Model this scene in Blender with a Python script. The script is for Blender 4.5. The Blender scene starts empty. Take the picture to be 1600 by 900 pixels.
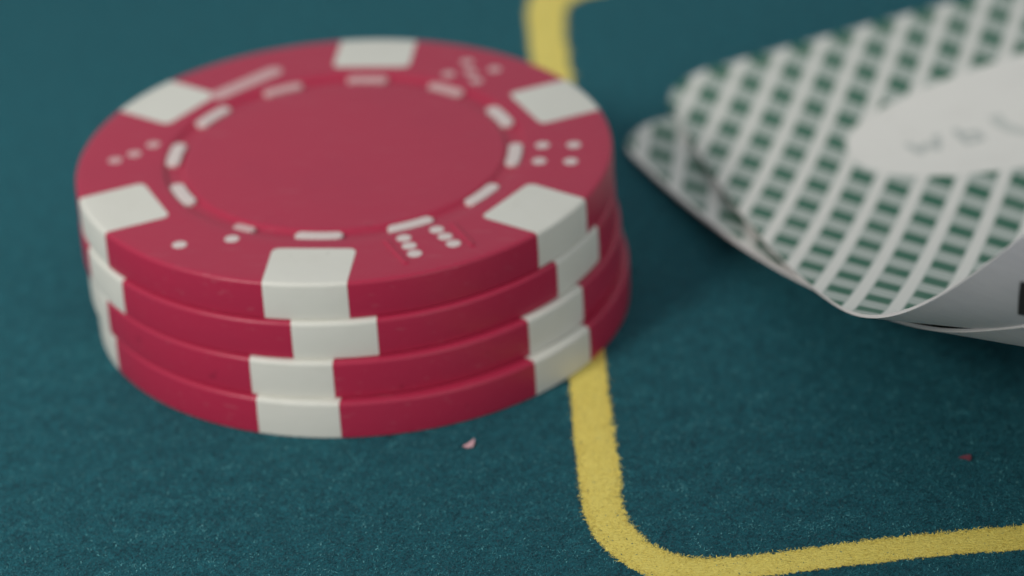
import bpy, math
import numpy as np
from mathutils import Matrix, Vector

rng = np.random.default_rng(7)
MM = 0.001
S = bpy.context.scene
C = S.collection

# ------------------------------------------------------------------ camera
right = Vector((0.99547912, -0.07982631, -0.05146918))
up = Vector((0.08374636, 0.48204131, 0.87213687))
fwd = Vector((0.0448092, 0.8725044, -0.48654723))
cam_loc = Vector((0.0, -228.894, 126.609)) * MM
cd = bpy.data.cameras.new('camera')
cam = bpy.data.objects.new('camera', cd)
C.objects.link(cam)
m = Matrix((right, up, -fwd)).transposed().to_4x4()
m.translation = cam_loc
cam.matrix_world = m
cd.sensor_width = 36.0
cd.lens = 5432.744 / 1600 * 36.0
cd.clip_start = 0.01
cd.clip_end = 20.0
cd.dof.use_dof = True
focus_point = Vector((18.5, -40.0, 0.0)) * MM
cd.dof.focus_distance = (focus_point - cam_loc).dot(fwd)
APERTURE_MM = 5.5
cd.dof.aperture_fstop = cd.lens / APERTURE_MM
cd.dof.aperture_blades = 0
S.camera = cam

# ------------------------------------------------------------------ world and lamp
w = bpy.data.worlds.new('World')
S.world = w
w.use_nodes = True
bg = w.node_tree.nodes['Background']
bg.inputs['Color'].default_value = (0.90, 0.965, 1.0, 1)
bg.inputs['Strength'].default_value = 0.44

def area(name, loc, target, size, power, col):
    ld = bpy.data.lights.new(name, 'AREA')
    ld.shape = 'DISK'
    ld.size = size
    ld.energy = power
    ld.color = col
    o = bpy.data.objects.new(name, ld)
    C.objects.link(o)
    o.location = loc
    o.rotation_euler = (Vector(target) - Vector(loc)).to_track_quat('-Z', 'Y').to_euler()
    return o

area('key_lamp', (-0.152, -0.122, 0.160), (-0.020, 0.025, 0.0), 0.066, 0.055, (1.0, 0.96, 0.90)).data.spread = math.radians(62)
area('added_fill', (0.28, -0.46, 0.075), (0.0, 0.0, 0.01), 0.26, 0.48, (1.0, 0.94, 0.88))  # added low fill without a known source, brightens right-facing chip sides

S.view_settings.view_transform = 'Standard'
S.view_settings.look = 'None'
S.view_settings.gamma = 1.0
S.view_settings.use_curve_mapping = False
S.view_settings.exposure = 0.0
S.render.engine = 'CYCLES'

# ------------------------------------------------------------------ helpers
def mat(name):
    mt = bpy.data.materials.new(name)
    mt.use_nodes = True
    nt = mt.node_tree
    return mt, nt, nt.nodes['Principled BSDF']

def nd(nt, t, **kw):
    n = nt.nodes.new(t)
    for k, v in kw.items():
        setattr(n, k, v)
    return n

def noise(nt, coord, scale, detail=3.0, rough=0.55):
    n = nd(nt, 'ShaderNodeTexNoise')
    n.inputs['Scale'].default_value = scale
    n.inputs['Detail'].default_value = detail
    n.inputs['Roughness'].default_value = rough
    nt.links.new(coord, n.inputs['Vector'])
    return n.outputs['Fac']

def math_(nt, op, a, b=None, clamp=False):
    n = nd(nt, 'ShaderNodeMath', operation=op, use_clamp=clamp)
    for i, x in enumerate((a, b)):
        if x is None:
            continue
        if isinstance(x, (int, float)):
            n.inputs[i].default_value = x
        else:
            nt.links.new(x, n.inputs[i])
    return n.outputs[0]

def smooth(nt, x, lo, hi):
    n = nd(nt, 'ShaderNodeMapRange', interpolation_type='SMOOTHSTEP')
    n.inputs['From Min'].default_value = lo
    n.inputs['From Max'].default_value = hi
    nt.links.new(x, n.inputs['Value'])
    return n.outputs['Result']

def ramp(nt, fac, stops):
    n = nd(nt, 'ShaderNodeValToRGB')
    e = n.color_ramp.elements
    while len(e) < len(stops):
        e.new(0.5)
    for el, (p, c) in zip(e, stops):
        el.position = p
        el.color = (*c, 1)
    nt.links.new(fac, n.inputs['Fac'])
    return n.outputs['Color']

def mixc(nt, fac, a, b):
    n = nd(nt, 'ShaderNodeMix', data_type='RGBA')
    for sock, x in ((n.inputs['Factor'], fac), (n.inputs['A'], a), (n.inputs['B'], b)):
        if isinstance(x, tuple):
            sock.default_value = (*x, 1)
        elif isinstance(x, (int, float)):
            sock.default_value = x
        else:
            nt.links.new(x, sock)
    return n.outputs['Result']

def bump(nt, bsdf, height, strength, dist):
    n = nd(nt, 'ShaderNodeBump')
    n.inputs['Strength'].default_value = strength
    n.inputs['Distance'].default_value = dist
    nt.links.new(height, n.inputs['Height'])
    nt.links.new(n.outputs['Normal'], bsdf.inputs['Normal'])

def build(name, verts, faces, mats, parent=None, mat_idx=None, smooth_=True, uv=None):
    """one mesh object; verts in millimetres"""
    me = bpy.data.meshes.new(name)
    me.from_pydata((np.asarray(verts, float) * MM).tolist(), [], faces)
    for mt in (mats if isinstance(mats, (list, tuple)) else [mats]):
        me.materials.append(mt)
    if mat_idx is not None:
        me.polygons.foreach_set('material_index', mat_idx)
    me.polygons.foreach_set('use_smooth', [smooth_] * len(me.polygons))
    if uv is not None:
        l = me.uv_layers.new(name='UVMap')
        vi = np.empty(len(me.loops), int)
        me.loops.foreach_get('vertex_index', vi)
        l.data.foreach_set('uv', np.asarray(uv, float)[vi].ravel())
    me.update()
    o = bpy.data.objects.new(name, me)
    C.objects.link(o)
    if parent:
        o.parent = parent
    return o

def thing(name, label, cat, loc, rotz=0.0, group=None):
    o = bpy.data.objects.new(name, None)
    o.empty_display_size = 0.005
    C.objects.link(o)
    o.location = Vector(loc) * MM
    o.rotation_euler = (0, 0, rotz)
    o['label'] = label
    o['category'] = cat
    if group:
        o['group'] = group
    return o

# ------------------------------------------------------------------ materials
# felt
felt, nt, b = mat('teal_felt')
tc = nd(nt, 'ShaderNodeTexCoord').outputs['Object']
n_big = noise(nt, tc, 60, 3)
n_mid = noise(nt, tc, 1100, 3, 0.6)
n_fine = noise(nt, tc, 5200, 4, 0.7)
f = math_(nt, 'ADD', math_(nt, 'MULTIPLY', n_mid, 0.35), math_(nt, 'MULTIPLY', n_fine, 0.65))
col = ramp(nt, f, [(0.33, (0.005, 0.058, 0.082)), (0.5, (0.010, 0.106, 0.138)), (0.68, (0.028, 0.205, 0.25))])
col = mixc(nt, math_(nt, 'MULTIPLY', smooth(nt, n_big, 0.3, 0.7), 0.25), col, (0.010, 0.108, 0.136))
nt.links.new(col, b.inputs['Base Color'])
b.inputs['Roughness'].default_value = 0.9
b.inputs['Specular IOR Level'].default_value = 0.15
b.inputs['Sheen Weight'].default_value = 0.12
b.inputs['Sheen Roughness'].default_value = 0.5
b.inputs['Sheen Tint'].default_value = (0.35, 0.8, 0.85, 1)
bump(nt, b, f, 0.9, 0.00035)

def fibre_mat(name, stops, rough, spec):
    mt, nt, b = mat(name)
    a = nd(nt, 'ShaderNodeAttribute', attribute_name='fibre_tone').outputs['Fac']
    nt.links.new(ramp(nt, a, stops), b.inputs['Base Color'])
    b.inputs['Roughness'].default_value = rough
    b.inputs['Specular IOR Level'].default_value = spec
    return mt
fibre_teal = fibre_mat('teal_fibre', [(0.0, (0.004, 0.040, 0.058)), (0.6, (0.011, 0.115, 0.148)), (0.93, (0.055, 0.27, 0.30)), (1.0, (0.12, 0.38, 0.41))], 0.55, 0.4)
fibre_gold = fibre_mat('yellow_fibre', [(0.0, (0.42, 0.31, 0.05)), (0.4, (0.90, 0.735, 0.155)), (1.0, (0.90, 0.77, 0.21))], 0.45, 0.45)

# yellow print
gold, nt, b = mat('yellow_print')
tc = nd(nt, 'ShaderNodeTexCoord').outputs['Object']
mp = nd(nt, 'ShaderNodeMapping')
mp.inputs['Rotation'].default_value = (0, 0, 0.5)
mp.inputs['Scale'].default_value = (1.0, 2.4, 1.0)
nt.links.new(tc, mp.inputs['Vector'])
n1 = noise(nt, mp.outputs['Vector'], 3000, 4, 0.7)
n2 = noise(nt, tc, 420, 2)
f = math_(nt, 'ADD', math_(nt, 'MULTIPLY', n1, 0.75), math_(nt, 'MULTIPLY', n2, 0.25))
nt.links.new(ramp(nt, f, [(0.32, (0.62, 0.48, 0.085)), (0.46, (0.90, 0.735, 0.155)), (0.68, (0.90, 0.76, 0.20))]), b.inputs['Base Color'])
b.inputs['Roughness'].default_value = 0.5
b.inputs['Specular IOR Level'].default_value = 0.4
bump(nt, b, f, 0.75, 0.00025)

# chip plastics
def plastic(name, base, dirt, rough):
    mt, nt, b = mat(name)
    tc = nd(nt, 'ShaderNodeTexCoord').outputs['Object']
    shift = nd(nt, 'ShaderNodeVectorMath', operation='ADD')    # no two chips marked alike
    nt.links.new(tc, shift.inputs[0])
    nt.links.new(nd(nt, 'ShaderNodeObjectInfo').outputs['Random'], shift.inputs[1])
    tc = shift.outputs[0]
    n1 = noise(nt, tc, 170, 4, 0.6)
    n2 = noise(nt, tc, 2600, 3, 0.6)
    c = mixc(nt, math_(nt, 'MULTIPLY', smooth(nt, n1, 0.42, 0.75), 0.35), base, dirt)
    # sparse specks of dirt
    n3 = noise(nt, tc, 900, 1)
    c = mixc(nt, math_(nt, 'MULTIPLY', smooth(nt, n3, 0.76, 0.80), 0.35), c, tuple(x * 0.45 for x in dirt))
    # faint handling scuffs: thin stretched streaks in two directions
    for ang, sc in ((0.4, 260), (2.0, 340)):
        mp = nd(nt, 'ShaderNodeMapping')
        mp.inputs['Rotation'].default_value = (0, 0, ang)
        mp.inputs['Scale'].default_value = (1.0, 9.0, 9.0)
        nt.links.new(tc, mp.inputs['Vector'])
        sc_ = noise(nt, mp.outputs['Vector'], sc, 2, 0.5)
        c = mixc(nt, math_(nt, 'MULTIPLY', smooth(nt, sc_, 0.66, 0.76), 0.06), c, (0.62, 0.50, 0.50))
    nt.links.new(c, b.inputs['Base Color'])
    r = nd(nt, 'ShaderNodeMapRange')
    r.inputs['To Min'].default_value = rough - 0.07
    r.inputs['To Max'].default_value = rough + 0.10
    nt.links.new(n1, r.inputs['Value'])
    nt.links.new(r.outputs['Result'], b.inputs['Roughness'])
    b.inputs['Specular IOR Level'].default_value = 0.30
    h = math_(nt, 'ADD', math_(nt, 'MULTIPLY', n2, 0.6), noise(nt, tc, 700, 2))
    bump(nt, b, h, 0.35, 0.00007)
    return mt
red = plastic('red_plastic', (0.40, 0.023, 0.063), (0.36, 0.028, 0.068), 0.33)
white = plastic('white_plastic', (0.645, 0.64, 0.585), (0.57, 0.56, 0.50), 0.45)
pinkish = plastic('pinkish_white_ink', (0.58, 0.38, 0.38), (0.48, 0.26, 0.28), 0.5)
dashw = plastic('white_ink', (0.64, 0.56, 0.54), (0.55, 0.44, 0.43), 0.5)

# card back print: coordinates u, v in millimetres from the UV map
back, nt, b = mat('card_back_print')
uvn = nd(nt, 'ShaderNodeUVMap', uv_map='UVMap')
sp = nd(nt, 'ShaderNodeSeparateXYZ')
nt.links.new(uvn.outputs['UV'], sp.inputs[0])
U, V = sp.outputs[0], sp.outputs[1]
# lattice: position = (2,36) + al*(1.75,3.5) + be*(1.75,-3.5)
du = math_(nt, 'DIVIDE', math_(nt, 'SUBTRACT', U, 2.0), 3.5)
dv = math_(nt, 'DIVIDE', math_(nt, 'SUBTRACT', V, 36.0), 7.0)
al = math_(nt, 'ADD', du, dv)
be = math_(nt, 'SUBTRACT', du, dv)
def tri(x):   # distance to the nearest integer, 0..0.5
    fr = math_(nt, 'FRACT', math_(nt, 'ADD', x, 0.5))
    return math_(nt, 'ABSOLUTE', math_(nt, 'SUBTRACT', fr, 0.5))
ta, tb = tri(al), tri(be)
col_band = math_(nt, 'SUBTRACT', 1.0, smooth(nt, ta, 0.325, 0.375))
dash_ = math_(nt, 'MULTIPLY', math_(nt, 'SUBTRACT', 1.0, smooth(nt, ta, 0.295, 0.335)), math_(nt, 'SUBTRACT', 1.0, smooth(nt, tb, 0.205, 0.25)))
# thin hatching between the dark cells
hat = tri(math_(nt, 'MULTIPLY', be, 6.0))
hatch = math_(nt, 'MULTIPLY', col_band, math_(nt, 'ADD', 0.50, math_(nt, 'MULTIPLY', smooth(nt, hat, 0.18, 0.34), 0.32)))
# oval reserved in white, one at either end of the card
def oval(vc):
    x = math_(nt, 'ABSOLUTE', math_(nt, 'DIVIDE', math_(nt, 'SUBTRACT', U, 32.0), 20.9))
    y = math_(nt, 'ABSOLUTE', math_(nt, 'DIVIDE', math_(nt, 'SUBTRACT', V, vc), 9.3))
    return smooth(nt, math_(nt, 'ADD', math_(nt, 'POWER', x, 2.5), math_(nt, 'POWER', y, 2.5)), 0.985, 1.03)
inside = math_(nt, 'MULTIPLY', oval(21.2), oval(66.8))
# narrow unprinted margin
mu = math_(nt, 'MINIMUM', U, math_(nt, 'SUBTRACT', 63.0, U))
inside = math_(nt, 'MULTIPLY', inside, smooth(nt, mu, 0.3, 0.55))
stock = (0.82, 0.80, 0.75)
c = mixc(nt, math_(nt, 'MULTIPLY', inside, 0.16), stock, (0.36, 0.42, 0.38))     # pale ground tint of the print
c = mixc(nt, math_(nt, 'MULTIPLY', hatch, inside), c, (0.22, 0.31, 0.27))
c = mixc(nt, math_(nt, 'MULTIPLY', dash_, inside), c, (0.007, 0.115, 0.060))
wear = noise(nt, uvn.outputs['UV'], 0.35, 3)
c = mixc(nt, math_(nt, 'MULTIPLY', smooth(nt, wear, 0.45, 0.8), 0.12), c, (0.55, 0.52, 0.48))
nt.links.new(c, b.inputs['Base Color'])
b.inputs['Roughness'].default_value = 0.45
b.inputs['Specular IOR Level'].default_value = 0.35

# card face stock with the fine lines of a linen finish
face, nt, b = mat('card_face_stock')
uvn = nd(nt, 'ShaderNodeUVMap', uv_map='UVMap')
mp = nd(nt, 'ShaderNodeMapping')
mp.inputs['Rotation'].default_value = (0, 0, math.radians(28))
mp.inputs['Scale'].default_value = (0.35, 2.6, 1)
nt.links.new(uvn.outputs['UV'], mp.inputs['Vector'])
ln = noise(nt, mp.outputs['Vector'], 1.0, 3, 0.6)
nt.links.new(mixc(nt, math_(nt, 'MULTIPLY', smooth(nt, ln, 0.42, 0.66), 0.35), (0.72, 0.68, 0.70), (0.61, 0.57, 0.595)), b.inputs['Base Color'])
b.inputs['Roughness'].default_value = 0.42
bump(nt, b, ln, 0.35, 0.00012)

edge, nt, b = mat('card_cut_edge')
tc = nd(nt, 'ShaderNodeTexCoord').outputs['Object']
nt.links.new(mixc(nt, noise(nt, tc, 900, 2), (0.74, 0.72, 0.69), (0.62, 0.59, 0.58)), b.inputs['Base Color'])
b.inputs['Roughness'].default_value = 0.8

def ink(name, c0, c1):
    mt, nt, b = mat(name)
    tc = nd(nt, 'ShaderNodeTexCoord').outputs['Object']
    nt.links.new(mixc(nt, noise(nt, tc, 1500, 2), c0, c1), b.inputs['Base Color'])
    b.inputs['Roughness'].default_value = 0.5
    return mt
ink_black = ink('black_ink', (0.018, 0.014, 0.020), (0.028, 0.022, 0.030))
ink_pale = ink('pale_grey_green_ink', (0.48, 0.51, 0.48), (0.55, 0.57, 0.54))
ink_faint = ink('faint_grey_green_ink', (0.58, 0.60, 0.56), (0.64, 0.65, 0.61))
lint_pink = ink('pink_lint', (0.52, 0.26, 0.30), (0.58, 0.40, 0.42))
lint_red = ink('red_lint', (0.17, 0.035, 0.055), (0.12, 0.04, 0.055))

# ------------------------------------------------------------------ table felt
L = 700.0
table = build('table_felt', [(-L, -L, 0), (L, -L, 0), (L, L, 0), (-L, L, 0)], [(0, 1, 2, 3)], felt, smooth_=False)
table['kind'] = 'structure'

# yellow betting-box line, its two edges measured along the run
outer = np.array([(90, 53.6), (40, 53.6), (24, 53.4), (20.8, 52.9), (18.4, 51.6), (17.3, 49.6), (16.85, 46), (16.62, 41.8), (16.45, 37.3), (15.55, 10), (14.6, -16.5), (14.04, -28.5), (13.95, -33.4), (14.4, -36.6), (15.4, -39.1), (16.86, -41.25), (18.6, -42.4), (21, -42.9), (25, -42.85), (28.4, -42.63), (33.5, -42.4), (37.7, -42.3), (41.85, -42.45), (60, -42.6), (90, -42.8)], float)
inner = np.array([(90, 50.6), (40, 50.6), (25, 50.4), (22.4, 49.7), (21.0, 48.6), (20.25, 47.2), (20.0, 45), (19.75, 41), (19.5, 35), (18.45, 10), (17.45, -13.4), (16.85, -28.8), (16.62, -33.8), (17.3, -36.6), (18.3, -38.4), (19.6, -39.6), (20.8, -40.1), (22.4, -40.35), (25.4, -40.3), (29.7, -39.95), (33.9, -39.72), (38.2, -39.62), (42.4, -39.65), (60, -39.8), (90, -40.0)], float)
def resample(P, n):
    # Catmull-Rom through the measured points, then equal fractions of the index
    t = np.linspace(0, len(P) - 1, n)
    i = np.clip(t.astype(int), 0, len(P) - 2)
    f = (t - i)[:, None]
    p0, p1, p2, p3 = P[np.maximum(i - 1, 0)], P[i], P[i + 1], P[np.minimum(i + 2, len(P) - 1)]
    m1 = (p2 - p0) / 2
    m2 = (p3 - p1) / 2
    d = np.linalg.norm(p2 - p1, axis=1)[:, None]
    m1 *= np.minimum(1, d / (np.linalg.norm(m1, axis=1)[:, None] + 1e-9))
    m2 *= np.minimum(1, d / (np.linalg.norm(m2, axis=1)[:, None] + 1e-9))
    return (2*f**3 - 3*f**2 + 1)*p1 + (f**3 - 2*f**2 + f)*m1 + (-2*f**3 + 3*f**2)*p2 + (f**3 - f**2)*m2
NL = 4200
O_, I_ = resample(outer, NL), resample(inner, NL)
O_s, I_s = O_.copy(), I_.copy()
def rough_walk(n, amp):
    r = rng.normal(0, 1, n)
    a = np.convolve(r, np.ones(3) / 3, 'same') * 0.9
    b_ = np.convolve(r[::-1], np.ones(11) / 11, 'same') * 2.2
    c_ = np.convolve(rng.normal(0, 1, n), np.ones(45) / 45, 'same') * 3.4
    return (a + b_ + c_) * amp
dirs = (I_ - O_) / np.linalg.norm(I_ - O_, axis=1)[:, None]
O_ = O_ - dirs * rough_walk(NL, 0.065)[:, None]
spikes = (rng.random(NL) > 0.985) * rng.uniform(0.1, 0.42, NL)      # ink wicked out along single fibres
spikes = np.convolve(spikes, [0.25, 0.7, 1.0, 0.8, 0.4], 'same') - np.convolve((rng.random(NL) > 0.988) * rng.uniform(0.05, 0.22, NL), np.ones(7), 'same')
I_ = I_ + dirs * (rough_walk(NL, 0.095) + spikes)[:, None]
K = 5
verts, faces = [], []
for k in range(K):
    P = O_ + (I_ - O_) * (k / (K - 1))
    z = np.full(NL, 0.05 if 0 < k < K - 1 else 0.015)
    verts.append(np.column_stack([P, z]))
verts = np.concatenate(verts)
for k in range(K - 1):
    for i in range(NL - 1):
        faces.append((k*NL + i, (k+1)*NL + i, (k+1)*NL + i + 1, k*NL + i + 1))
line = build('painted_line', verts, faces, gold, table)
line['label'] = 'ragged yellow line printed on the felt'

# loose fibres of the felt
def in_line(X):
    """signed test against the clean line polygon"""
    poly = np.concatenate([O_s[::6], I_s[::-6]])
    inside = np.zeros(len(X), bool)
    j = len(poly) - 1
    for i in range(len(poly)):
        a, b2 = poly[i], poly[j]
        cond = ((a[1] > X[:, 1]) != (b2[1] > X[:, 1]))
        if cond.any():
            xx = (b2[0] - a[0]) * (X[:, 1] - a[1]) / (b2[1] - a[1] + 1e-12) + a[0]
            inside ^= cond & (X[:, 0] < xx)
        j = i
    return inside

def mottle(X):
    """soft uneven nap, patches of one to three millimetres"""
    t_ = np.zeros(len(X))
    for k_ in range(26):
        a_ = rng.uniform(0, 2*np.pi)
        w_ = 2*np.pi / rng.uniform(0.9, 4.5)
        t_ += np.sin((X[:, 0]*np.cos(a_) + X[:, 1]*np.sin(a_)) * w_ + rng.uniform(0, 6.28))
    return t_ / math.sqrt(13)

def fibres(name, roots, length, width, lift, tone, material, parent):
    n = len(roots)
    if n == 0:
        return
    ang = rng.uniform(0, 2*np.pi, n)
    turn = rng.normal(0, 0.8, n)
    pts = [np.column_stack([roots, rng.uniform(0.0, 0.05, n)])]
    seg = 2
    for k in range(seg):
        a = ang + turn * k
        zc = lift * np.sin((k + 1) / seg * 2.4) + 0.02
        d = np.column_stack([np.cos(a), np.sin(a)]) * (length / seg)[:, None]
        pts.append(np.column_stack([pts[-1][:, :2] + d, np.maximum(zc, 0.015)]))
    side = np.column_stack([-np.sin(ang), np.cos(ang), rng.uniform(-0.4, 0.4, n)])
    vs = []
    for k, p_ in enumerate(pts):
        wv = width * (1.0 if k < seg else 0.35)
        vs += [p_ + side * wv[:, None] / 2, p_ - side * wv[:, None] / 2]
    V_ = np.stack(vs, 1).reshape(-1, 3)
    base = (np.arange(n) * 2 * (seg + 1))[:, None]
    F = np.concatenate([base + np.array([[2*k, 2*k+1, 2*k+3, 2*k+2]]) for k in range(seg)])
    me = bpy.data.meshes.new(name)
    me.vertices.add(len(V_))
    me.vertices.foreach_set('co', (V_ * MM).ravel())
    me.loops.add(F.size)
    me.loops.foreach_set('vertex_index', F.ravel().astype(np.int32))
    me.polygons.add(len(F))
    me.polygons.foreach_set('loop_start', np.arange(0, F.size, 4, dtype=np.int32))
    me.update(calc_edges=True)
    at = me.attributes.new('fibre_tone', 'FLOAT', 'POINT')
    at.data.foreach_set('value', np.repeat(tone, 2*(seg+1)).astype(np.float32))
    me.materials.append(material)
    o = bpy.data.objects.new(name, me)
    C.objects.link(o)
    o.parent = parent
    o['kind'] = 'stuff'
    return o

# densest towards the near edge, thinning evenly into the distance
yy = np.arange(-52.0, 72.0, 0.25)
dens = 8 + 48 / (1 + np.exp((yy + 8) / 9.0))
cdf = np.cumsum(dens) / dens.sum()
nf = 250000
ry = np.interp(rng.random(nf), cdf, yy) + rng.uniform(0, 0.25, nf)
roots = np.column_stack([rng.uniform(-34, 46, nf) + np.maximum(ry, 0) * rng.uniform(-0.12, 0.3, nf), ry])
isl = in_line(roots)
isl &= rng.random(len(roots)) > 0.02      # a few unprinted fibres show through the line
tr = roots[~isl]
n = len(tr)
fibres('felt_fibres', tr, rng.uniform(0.08, 0.27, n), rng.uniform(0.025, 0.06, n), rng.uniform(0.02, 0.11, n), np.clip(rng.beta(1.4, 2.2, n) + 0.10*mottle(tr) + (rng.random(n) > 0.965 - 0.02*np.clip(mottle(tr), -1, 1.5)) * 0.55, 0, 1), fibre_teal, table)
# yellow fibres inside the line and a fringe straying over its edges
extra_i = rng.integers(0, NL, 1500)
extra = np.concatenate([(I_s + dirs * 0.05)[extra_i[:1000]] + rng.normal(0, 0.08, (1000, 2)), O_s[extra_i[1000:]] + rng.normal(0, 0.06, (500, 2))])
lx = np.column_stack([rng.uniform(13, 46, 46000), rng.uniform(-45, -10, 46000)])
lx = lx[in_line(lx)]
yr = np.concatenate([roots[isl], extra, lx])
n = len(yr)
fibres('line_fibres', yr, rng.uniform(0.12, 0.38, n), rng.uniform(0.025, 0.05, n), rng.uniform(0.01, 0.07, n), rng.beta(1.4, 1.2, n), fibre_gold, line)

# ------------------------------------------------------------------ poker chips
T = 2.868
R = 19.75
def arc(cx, cz, r, a0, a1, n):
    return [(cx + r*math.cos(a), cz + r*math.sin(a)) for a in np.linspace(a0, a1, n)]
h = T - 0.012
rt, rb = 0.28, 0.14
edge_prof = arc(R - rb, rb, rb, -math.pi/2, 0, 6) + [(R + 0.02, h*0.5)] + arc(R - rt, h - rt, rt, 0, math.pi/2, 8)
prof = [(0, 0), (6, 0), (12, 0), (17, 0)] + edge_prof + [(18.6, h), (16.5, h), (14.5, h), (13.4, h), (13.28, h - 0.02), (13.2, h - 0.26), (13.1, h - 0.30), (12.05, h - 0.30), (11.95, h - 0.27), (11.86, h - 0.10), (11.74, h - 0.06), (11.5, h - 0.05), (8, h - 0.05), (4, h - 0.05), (0, h - 0.05)]

def lathe(prof, seg):
    v, f = [], []
    n = len(prof)
    idx = []
    for (r, z) in prof:
        if r == 0:
            idx.append([len(v)] * seg)
            v.append((0, 0, z))
        else:
            idx.append(list(range(len(v), len(v) + seg)))
            v += [(r*math.sin(2*math.pi*i/seg), -r*math.cos(2*math.pi*i/seg), z) for i in range(seg)]
    for k in range(n - 1):
        a, b_ = idx[k], idx[k+1]
        for i in range(seg):
            j = (i + 1) % seg
            q = [a[i], a[j], b_[j], b_[i]]
            q = list(dict.fromkeys(q))
            if len(q) > 2:
                f.append(tuple(q))
    return v, f

def spot_mesh():
    """white edge insert: a bar with parallel sides let into the rim"""
    off = 0.014
    HW = 2.97
    xs = np.concatenate([[-HW, -HW + 0.12], np.linspace(-HW + 0.4, HW - 0.4, 13), [HW - 0.12, HW]])
    path = [(17.8, -0.004)] + [(r + off * (r - (R - rb)) / rb, z + off * ((z - rb) / rb if z < rb else 0)) for r, z in edge_prof[:6]]
    path += [(R + 0.02 + off, h*0.5)]
    path += [(r + off * (r - (R - rt)) / rt, z + off * (z - (h - rt)) / rt) for r, z in edge_prof[7:]]
    path += [(18.2, h + off), (16.8, h + off), (15.6, h + off), (None, h + off)]
    npath, nc = len(path), len(xs)
    v, f = [], []
    for x in xs:
        for r, z in path:
            if r is None:      # straight inner end, corners rounded
                c = max(0.0, abs(x) - (HW - 0.5)) / 0.5
                y = 14.62 + 0.5 * (1 - math.sqrt(max(0, 1 - c*c)))
            else:
                y = math.sqrt(max(r*r - x*x, 0))
            v.append((x, -y, z))
    for ci in range(nc - 1):
        for k in range(npath - 1):
            a = ci*npath + k
            f.append((a, a + npath, a + npath + 1, a + 1))
    # skirts into the chip along both sides and the inner end, on vertices of their own
    def skirt(idx, flip):
        st = len(v)
        n_ = len(idx)
        for q in idx:
            v.append(v[q])
        for q in idx:
            x, y, z = v[q]
            rr = math.hypot(x, y)
            s_ = 1 - 0.05/rr
            v.append((x*s_, y*s_, z + (0.05 if z < h*0.3 else -0.05 if z > h*0.7 else 0)))
        for i in range(n_ - 1):
            q = (st + i, st + i + 1, st + n_ + i + 1, st + n_ + i)
            f.append(q[::-1] if flip else q)
    skirt(list(range(npath)), False)
    skirt([(nc - 1)*npath + k for k in range(npath)], True)
    skirt([ci*npath + npath - 1 for ci in range(nc)], False)
    return v, f

def dash_mesh(half_deg, r0, r1, z0, z1):
    """pill-shaped bar bent along the groove"""
    n = 12
    v, f = [], []
    rc, hw = (r0 + r1)/2, (r1 - r0)/2
    outl = []
    ha = math.radians(half_deg)
    cap = hw*0.75/rc
    for a in np.linspace(-ha + cap, ha - cap, n):
        outl.append((rc + hw, a))
    for t_ in np.linspace(math.pi/2, -math.pi/2, 6)[1:-1]:
        outl.append((rc + hw*math.sin(t_), ha - cap + cap*math.cos(t_)))
    for a in np.linspace(ha - cap, -ha + cap, n):
        outl.append((rc - hw, a))
    for t_ in np.linspace(-math.pi/2, math.pi/2, 6)[1:-1]:
        outl.append((rc + hw*math.sin(t_), -ha + cap - cap*math.cos(t_)))
    m_ = len(outl)
    for z, inset in ((z0, 0), (z1 - 0.05, 0), (z1, 0.06)):
        for r, a in outl:
            rr = rc + (r - rc)*(1 - inset/hw)
            aa = a*(1 - inset/(ha*rc))
            v.append((rr*math.sin(aa), -rr*math.cos(aa), z))
    for k in range(2):
        for i in range(m_):
            j = (i + 1) % m_
            f.append((k*m_ + i, (k+1)*m_ + i, (k+1)*m_ + j, k*m_ + j))
    f.append(tuple(range(2*m_, 3*m_))[::-1])
    return v, [tuple(q[::-1]) for q in f]

def pip_mesh(r):
    v, f = [], []
    n = 16
    for rr, z in ((r, -0.05), (r, 0.006), (r*0.9, 0.02), (r*0.5, 0.024)):
        v += [(rr*math.cos(2*math.pi*i/n), rr*math.sin(2*math.pi*i/n), z) for i in range(n)]
    for k in range(3):
        for i in range(n):
            j = (i+1) % n
            f.append((k*n+i, k*n+j, (k+1)*n+j, (k+1)*n+i))
    f.append(tuple(range(3*n, 4*n)))
    return v, f

def ridge_mesh(w_, l_, hgt):
    x, y = w_/2, l_/2
    v = [(-x, -y, -0.02), (x, -y, -0.02), (x, y, -0.02), (-x, y, -0.02), (-x*0.4, -y+x, hgt), (x*0.4, -y+x, hgt), (x*0.4, y-x, hgt), (-x*0.4, y-x, hgt)]
    f = [(0, 1, 5, 4), (1, 2, 6, 5), (2, 3, 7, 6), (3, 0, 4, 7), (4, 5, 6, 7)]
    return v, f

def inst(src, parent, loc, rotz):
    o = src.copy()
    C.objects.link(o)
    o.parent = parent
    o.location = Vector(loc) * MM
    o.rotation_euler = (0, 0, rotz)
    return o

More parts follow.
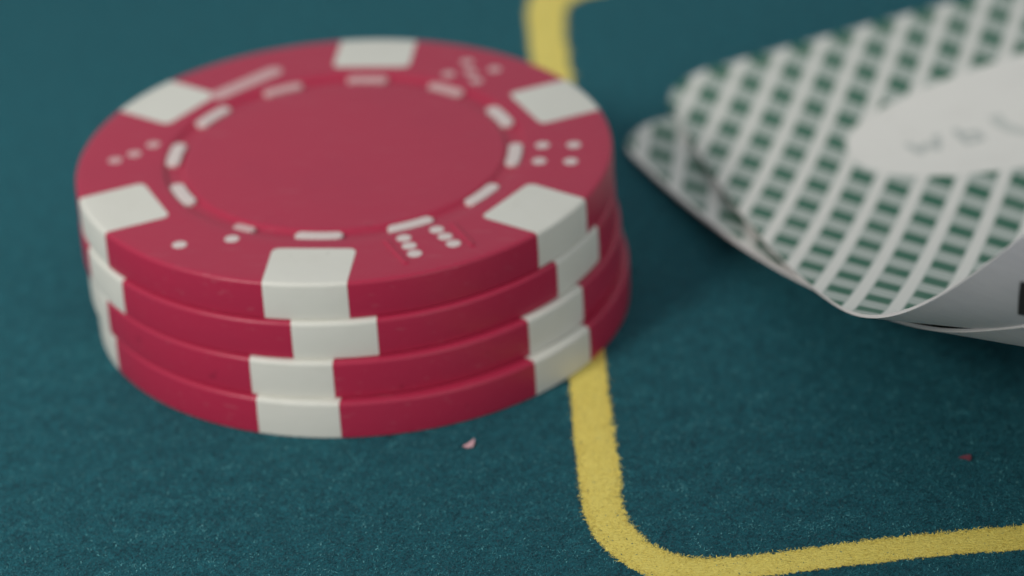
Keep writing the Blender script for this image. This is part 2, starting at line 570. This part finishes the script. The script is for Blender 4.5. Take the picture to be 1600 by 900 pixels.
GROUP = 'poker chips in the stack'
stack = [  # centre x, y, rotation (spot nearest the camera, from straight ahead), label
    (0.0, 0.0, -0.1795, 'topmost chip of the stack, red with white edge spots and dice pips on its face'),
    (-0.013, -0.451, -0.087, 'second red and white poker chip from the top of the stack'),
    (0.266, -1.003, -0.268, 'third red and white poker chip from the top, directly on the bottom one'),
    (0.685, -1.725, -0.279, 'bottom red and white poker chip of the stack, resting on the felt'),
]
proto_body = proto_spot = None
roots_ = []
for k, (cx, cy, ph, lab) in enumerate(stack):
    t = thing('poker_chip', lab, 'poker chip', (cx, cy, (3 - k)*T + 0.004), ph, GROUP)
    roots_.append(t)
    if proto_body is None:
        v, f = lathe(prof, 224)
        proto_body = build('chip_body', v, f, red, t)
        v, f = spot_mesh()
        proto_spot = build('edge_spot', v, f, white, t)
        rest = range(1, 6)
    else:
        inst(proto_body, t, (0, 0, 0), 0)
        rest = range(6)
    for i in rest:
        inst(proto_spot, t, (0, 0, 0), i*math.pi/3)

top = roots_[0]
zt = h
def polar(r, deg):
    a = math.radians(deg)
    return r*math.sin(a), -r*math.cos(a)

# twelve bars in the groove round the centre
v, f = dash_mesh(7.8, 12.12, 13.14, h - 0.32, h - 0.01)
d0 = build('groove_bar', v, f, dashw, top, smooth_=False)
for i in range(1, 12):
    if i == 11:
        continue
    o = inst(d0, top, (0, 0, 0), i*math.pi/6)
v, f = dash_mesh(3.9, 12.35, 13.18, h - 0.32, h + 0.004)
ds = build('groove_bar', v, f, pinkish, top, smooth_=False)
ds.rotation_euler = (0, 0, math.radians(-25.6))
# the bars at the back are worn thin
v, f = dash_mesh(7.2, 12.14, 13.1, h - 0.32, h - 0.01)
worn = build('groove_bar', v, f, pinkish, top, smooth_=False)
worn.rotation_euler = (0, 0, math.pi)
keep = [c for c in top.children if c.name.startswith('groove_bar') and c.data == d0.data]
for o in keep:
    i = round(o.rotation_euler.z / (math.pi/6)) % 12
    if i == 6:
        bpy.data.objects.remove(o)
    elif i in (5, 7):
        o.data = worn.data

# dice between the edge spots: pips and the raised sides of each die
v, f = pip_mesh(0.53)
p0 = build('pip', v, f, dashw, top, smooth_=False)
v, f = pip_mesh(0.53)
p1 = build('pip', v, f, pinkish, top, smooth_=False)
faces_ = {
    30: [(r, d) for d in (-5.0, 5.0) for r in (14.42, 15.66, 16.9)],
    90: [(14.6, -5.0), (14.6, 5.0), (16.9, -4.5), (16.9, 4.5)],
    150: [(14.66, 5.0), (14.78, -5.0), (17.1, 4.4), (17.1, -4.4), (15.75, 0.0)],
    -90: [(16.98, 3.8), (15.7, 0.3), (14.64, -5.6)],
    -30: [(17.13, -4.5), (14.58, 5.2)],
}
first = {0: True, 1: True}
for base, pips in faces_.items():
    which = 1 if base in (150, -90) else 0
    src = (p0, p1)[which]
    for r, d in pips:
        x, y = polar(r, base + d)
        if first[which]:
            src.location = Vector((x, y, zt)) * MM
            first[which] = False
        else:
            inst(src, top, (x, y, zt), 0)
v, f = ridge_mesh(0.5, 4.0, 0.15)
r0 = build('die_ridge', v, f, red, top, smooth_=False)
fst = True
for base in (30,):
    a = math.radians(base)
    for s in (-1, 1):
        x = 16.0*math.sin(a) + s*2.55*math.cos(a)
        y = -16.0*math.cos(a) + s*2.55*math.sin(a)
        if fst:
            r0.location = Vector((x, y, zt)) * MM
            r0.rotation_euler = (0, 0, a)
            fst = False
        else:
            inst(r0, top, (x, y, zt), a)
# long pale bar in pinkish white beside the spot at the back left
P0, P1 = polar(14.75, -131.5), polar(15.75, -151.5)
ln_ = math.hypot(P1[0]-P0[0], P1[1]-P0[1])
n_ = 10
hw = 0.72
outl = [(hw*math.cos(t_), -ln_/2 + hw*math.sin(t_)) for t_ in np.linspace(math.pi, 2*math.pi, n_)] + [(hw*math.cos(t_), ln_/2 + hw*math.sin(t_)) for t_ in np.linspace(0, math.pi, n_)]
m_ = len(outl)
v = [(x, y, -0.02) for x, y in outl] + [(x, y, 0.02) for x, y in outl] + [(x*0.9, y*0.985, 0.032) for x, y in outl]
f = [(k*m_+i, k*m_+(i+1) % m_, (k+1)*m_+(i+1) % m_, (k+1)*m_+i) for k in range(2) for i in range(m_)] + [tuple(range(2*m_, 3*m_))]
bar = build('pale_bar', v, f, pinkish, top, smooth_=False)
bar.location = Vector(((P0[0]+P1[0])/2, (P0[1]+P1[1])/2, zt)) * MM
bar.rotation_euler = (0, 0, math.atan2(P1[1]-P0[1], P1[0]-P0[0]) - math.pi/2)

# ------------------------------------------------------------------ playing cards
def card_surface(c, u, v, send, kend):
    """a card bent about one direction: u along the short side, v along the long side"""
    x0, y0, al_, ga, s0, k0, k1, s1, z0, k2, sb = c
    u = np.atleast_1d(np.asarray(u, float))
    v = np.atleast_1d(np.asarray(v, float))
    e1 = np.array([math.cos(al_), math.sin(al_)])
    e2 = np.array([math.sin(al_), -math.cos(al_)])
    X = u[:, None]*e1 + v[:, None]*e2
    g = np.array([math.cos(ga), math.sin(ga)])
    n_ = np.array([math.sin(ga), -math.cos(ga)])
    a, s = X @ g, X @ n_
    ss = np.linspace(-60, 140, 2001)
    kap = np.where(ss > sb, k2, 0) + k0*np.clip((ss - s0 + 1.5)/3, 0, 1)*np.clip((s1 + 1.5 - ss)/3, 0, 1)
    kap = np.where(ss > send, kend, kap)
    phi = np.cumsum(kap)*0.1
    D = np.cumsum(np.cos(phi))*0.1
    Z = np.cumsum(np.sin(phi))*0.1
    D -= np.interp(sb, ss, D) - sb
    Z -= np.interp(sb, ss, Z)
    XY = np.array([x0, y0]) + a[:, None]*g + np.interp(s, ss, D)[:, None]*n_
    return np.column_stack([XY, z0 + np.interp(s, ss, Z) + k1*u])

CARD_U = [26.35, 29.12, 0.10534, -0.58594, 41.5, 0.0312, 0.15813, 57.2, 0.84, 0.00925, 0.0]
CARD_L = [21.49, 21.50, 0.2771, -0.54433, 35.64, 0.0275, 0.034, 51.64, 0.48, 0.01290, -1.36]
END_U, END_L = (55.5, 0.038), (42.6, 0.010)
TH = 0.22

def card_point(c, end, u, v, off):
    """point lifted off the back (off > 0) or face (off < 0) side"""
    e = 0.05
    P = card_surface(c, u, v, *end)
    du_ = card_surface(c, np.asarray(u) + e, v, *end) - P
    dv_ = card_surface(c, u, np.asarray(v) + e, *end) - P
    n_ = np.cross(dv_, du_)
    n_ /= np.linalg.norm(n_, axis=1)[:, None]
    return P + n_*off

def make_card(label, c, end, print_shift, TH=0.22, cr=4.6):
    t = thing('playing_card', label, 'playing card', (c[0], c[1], 0.0), 0, 'playing cards at the right')
    org = np.array([c[0], c[1], 0.0])
    W, Hh = 63.0, 88.0
    th = np.linspace(0, math.pi/2, 9)
    vs = np.concatenate([cr*(1 - np.cos(th)), np.linspace(cr, Hh - cr, 74)[1:-1], Hh - cr*(1 - np.cos(th[::-1]))])
    nu = 56
    rows = []
    for v_ in vs:
        q = min(v_, Hh - v_)
        ins = cr - math.sqrt(max(0, cr*cr - (cr - q)**2)) if q < cr else 0.0
        t_ = np.linspace(0, 1, nu)
        rows.append(np.column_stack([ins + (W - 2*ins)*t_, np.full(nu, v_)]))
    uv = np.concatenate(rows)
    nv = len(vs)
    N = nu*nv
    A = card_point(c, end, uv[:, 0], uv[:, 1], TH/2) - org
    B = card_point(c, end, uv[:, 0], uv[:, 1], -TH/2) - org
    faces, mi = [], []
    for i in range(nv - 1):
        for j in range(nu - 1):
            a = i*nu + j
            faces.append((a, a + nu, a + nu + 1, a + 1)); mi.append(0)
            faces.append((N + a, N + a + 1, N + a + nu + 1, N + a + nu)); mi.append(1)
    ring = [i*nu for i in range(nv)] + [(nv-1)*nu + j for j in range(1, nu)] + [i*nu + nu - 1 for i in range(nv - 2, -1, -1)] + list(range(nu - 2, 0, -1))
    # the cut edge has its own vertices so that it shades crisply
    base = 2*N
    ev = np.concatenate([A[ring], B[ring]])
    nr = len(ring)
    for i in range(nr):
        j = (i + 1) % nr
        faces.append((base + i, base + nr + i, base + nr + j, base + j)); mi.append(2)
    body = build('card_sheet', np.concatenate([A, B, ev]), faces, [back, face, edge], t, mi, True, np.concatenate([uv, uv, uv[ring], uv[ring]]) + np.array(print_shift))
    return t, org

cu, org_u = make_card('upper card with green lattice back and white oval, near side curled up', CARD_U, END_U, (0.5, 0.0))
cl, org_l = make_card('lower playing card peeking out at the left from under the one with the oval', CARD_L, END_L, (0.0, 2.0), 0.26, 4.7)

def stroke(name, c, end, org, pts, width, off, material, parent):
    """a flat printed stroke that follows the card"""
    P = np.asarray(pts, float)
    seg = []
    for a, b_ in zip(P[:-1], P[1:]):
        n_ = max(2, int(np.linalg.norm(b_ - a)/0.4) + 1)
        seg.append(a + (b_ - a)*np.linspace(0, 1, n_, endpoint=False)[:, None])
    P = np.concatenate(seg + [P[-1:]])
    d = np.gradient(P, axis=0)
    d /= np.linalg.norm(d, axis=1)[:, None] + 1e-9
    nn = np.column_stack([-d[:, 1], d[:, 0]])
    s_ = 1 if off > 0 else -1
    Lf, Rt = P + nn*width/2, P - nn*width/2
    vs = np.concatenate([card_point(c, end, q[:, 0], q[:, 1], o_) for o_ in (off, off + s_*0.012) for q in (Lf, Rt)]) - org
    k = len(P)
    f = []
    for i in range(k - 1):
        f += [(2*k+i, 3*k+i, 3*k+i+1, 2*k+i+1), (i, i+1, k+i+1, k+i), (i, 2*k+i, 2*k+i+1, i+1), (k+i, k+i+1, 3*k+i+1, 3*k+i)]
    f += [(0, k, 3*k, 2*k), (k-1, 3*k-1, 4*k-1, 2*k-1)]
    return build(name, vs, f, material, parent, smooth_=False)

ob = TH/2 + 0.006
# faint printed marks inside the oval
stroke('printed_mark', CARD_U, END_U, org_u, [(15.0, 21.4), (15.5, 23.6), (16.2, 22.2), (16.9, 23.6), (17.4, 21.2)], 0.6, ob, ink_pale, cu)
stroke('printed_mark', CARD_U, END_U, org_u, [(19.0, 21.0), (19.2, 23.8), (20.4, 23.6), (20.2, 22.3), (19.3, 22.2)], 0.6, ob, ink_pale, cu)
stroke('printed_mark', CARD_U, END_U, org_u, [(26.6 + 4.3*math.cos(t_), 21.2 + 4.4*math.sin(t_)) for t_ in np.linspace(math.radians(190), math.radians(-10), 20)], 1.0, ob, ink_faint, cu)
# black index stroke on the face, cut by the right edge of the picture
stroke('index_mark', CARD_U, END_U, org_u, [(3.2, 80.1), (5.6, 75.4)], 1.5, -ob, ink_black, cu)

# ------------------------------------------------------------------ lint
def fleck(name, label, loc, pts, thick, material, rotz):
    n_ = len(pts)
    P = np.array(pts, float) * np.array([0.7, 0.65, 0.5])
    v = np.concatenate([P, P + np.array([0, 0, thick])])
    f = [tuple(range(n_))[::-1], tuple(range(n_, 2*n_))] + [(i, (i+1) % n_, n_ + (i+1) % n_, n_ + i) for i in range(n_)]
    o = build(name, v, f, material, None, smooth_=False)
    o.location = Vector(loc) * MM
    o.rotation_euler = (0, 0, rotz)
    o['label'] = label
    o['category'] = 'lint fleck'
    return o
fleck('lint_fleck', 'pale pink lint fleck on the felt just in front of the chip stack', (7.0, -23.9, 0.08), [(-0.75, 0.0, 0.0), (-0.3, -0.42, 0.02), (0.25, -0.38, 0.1), (0.42, 0.1, 0.3), (0.5, 0.75, 0.5), (0.1, 0.35, 0.4), (-0.3, 0.2, 0.15)], 0.08, lint_pink, 0.0)
fleck('lint_fleck', 'dark red lint fleck on the felt at lower right, below the cards', (40.3, -31.0, 0.06), [(-0.7, 0.25, 0.05), (-0.1, -0.05, 0.0), (0.3, -0.5, 0.0), (0.5, -0.1, 0.1), (0.5, 0.35, 0.25), (-0.1, 0.4, 0.2)], 0.06, lint_red, 0.0)
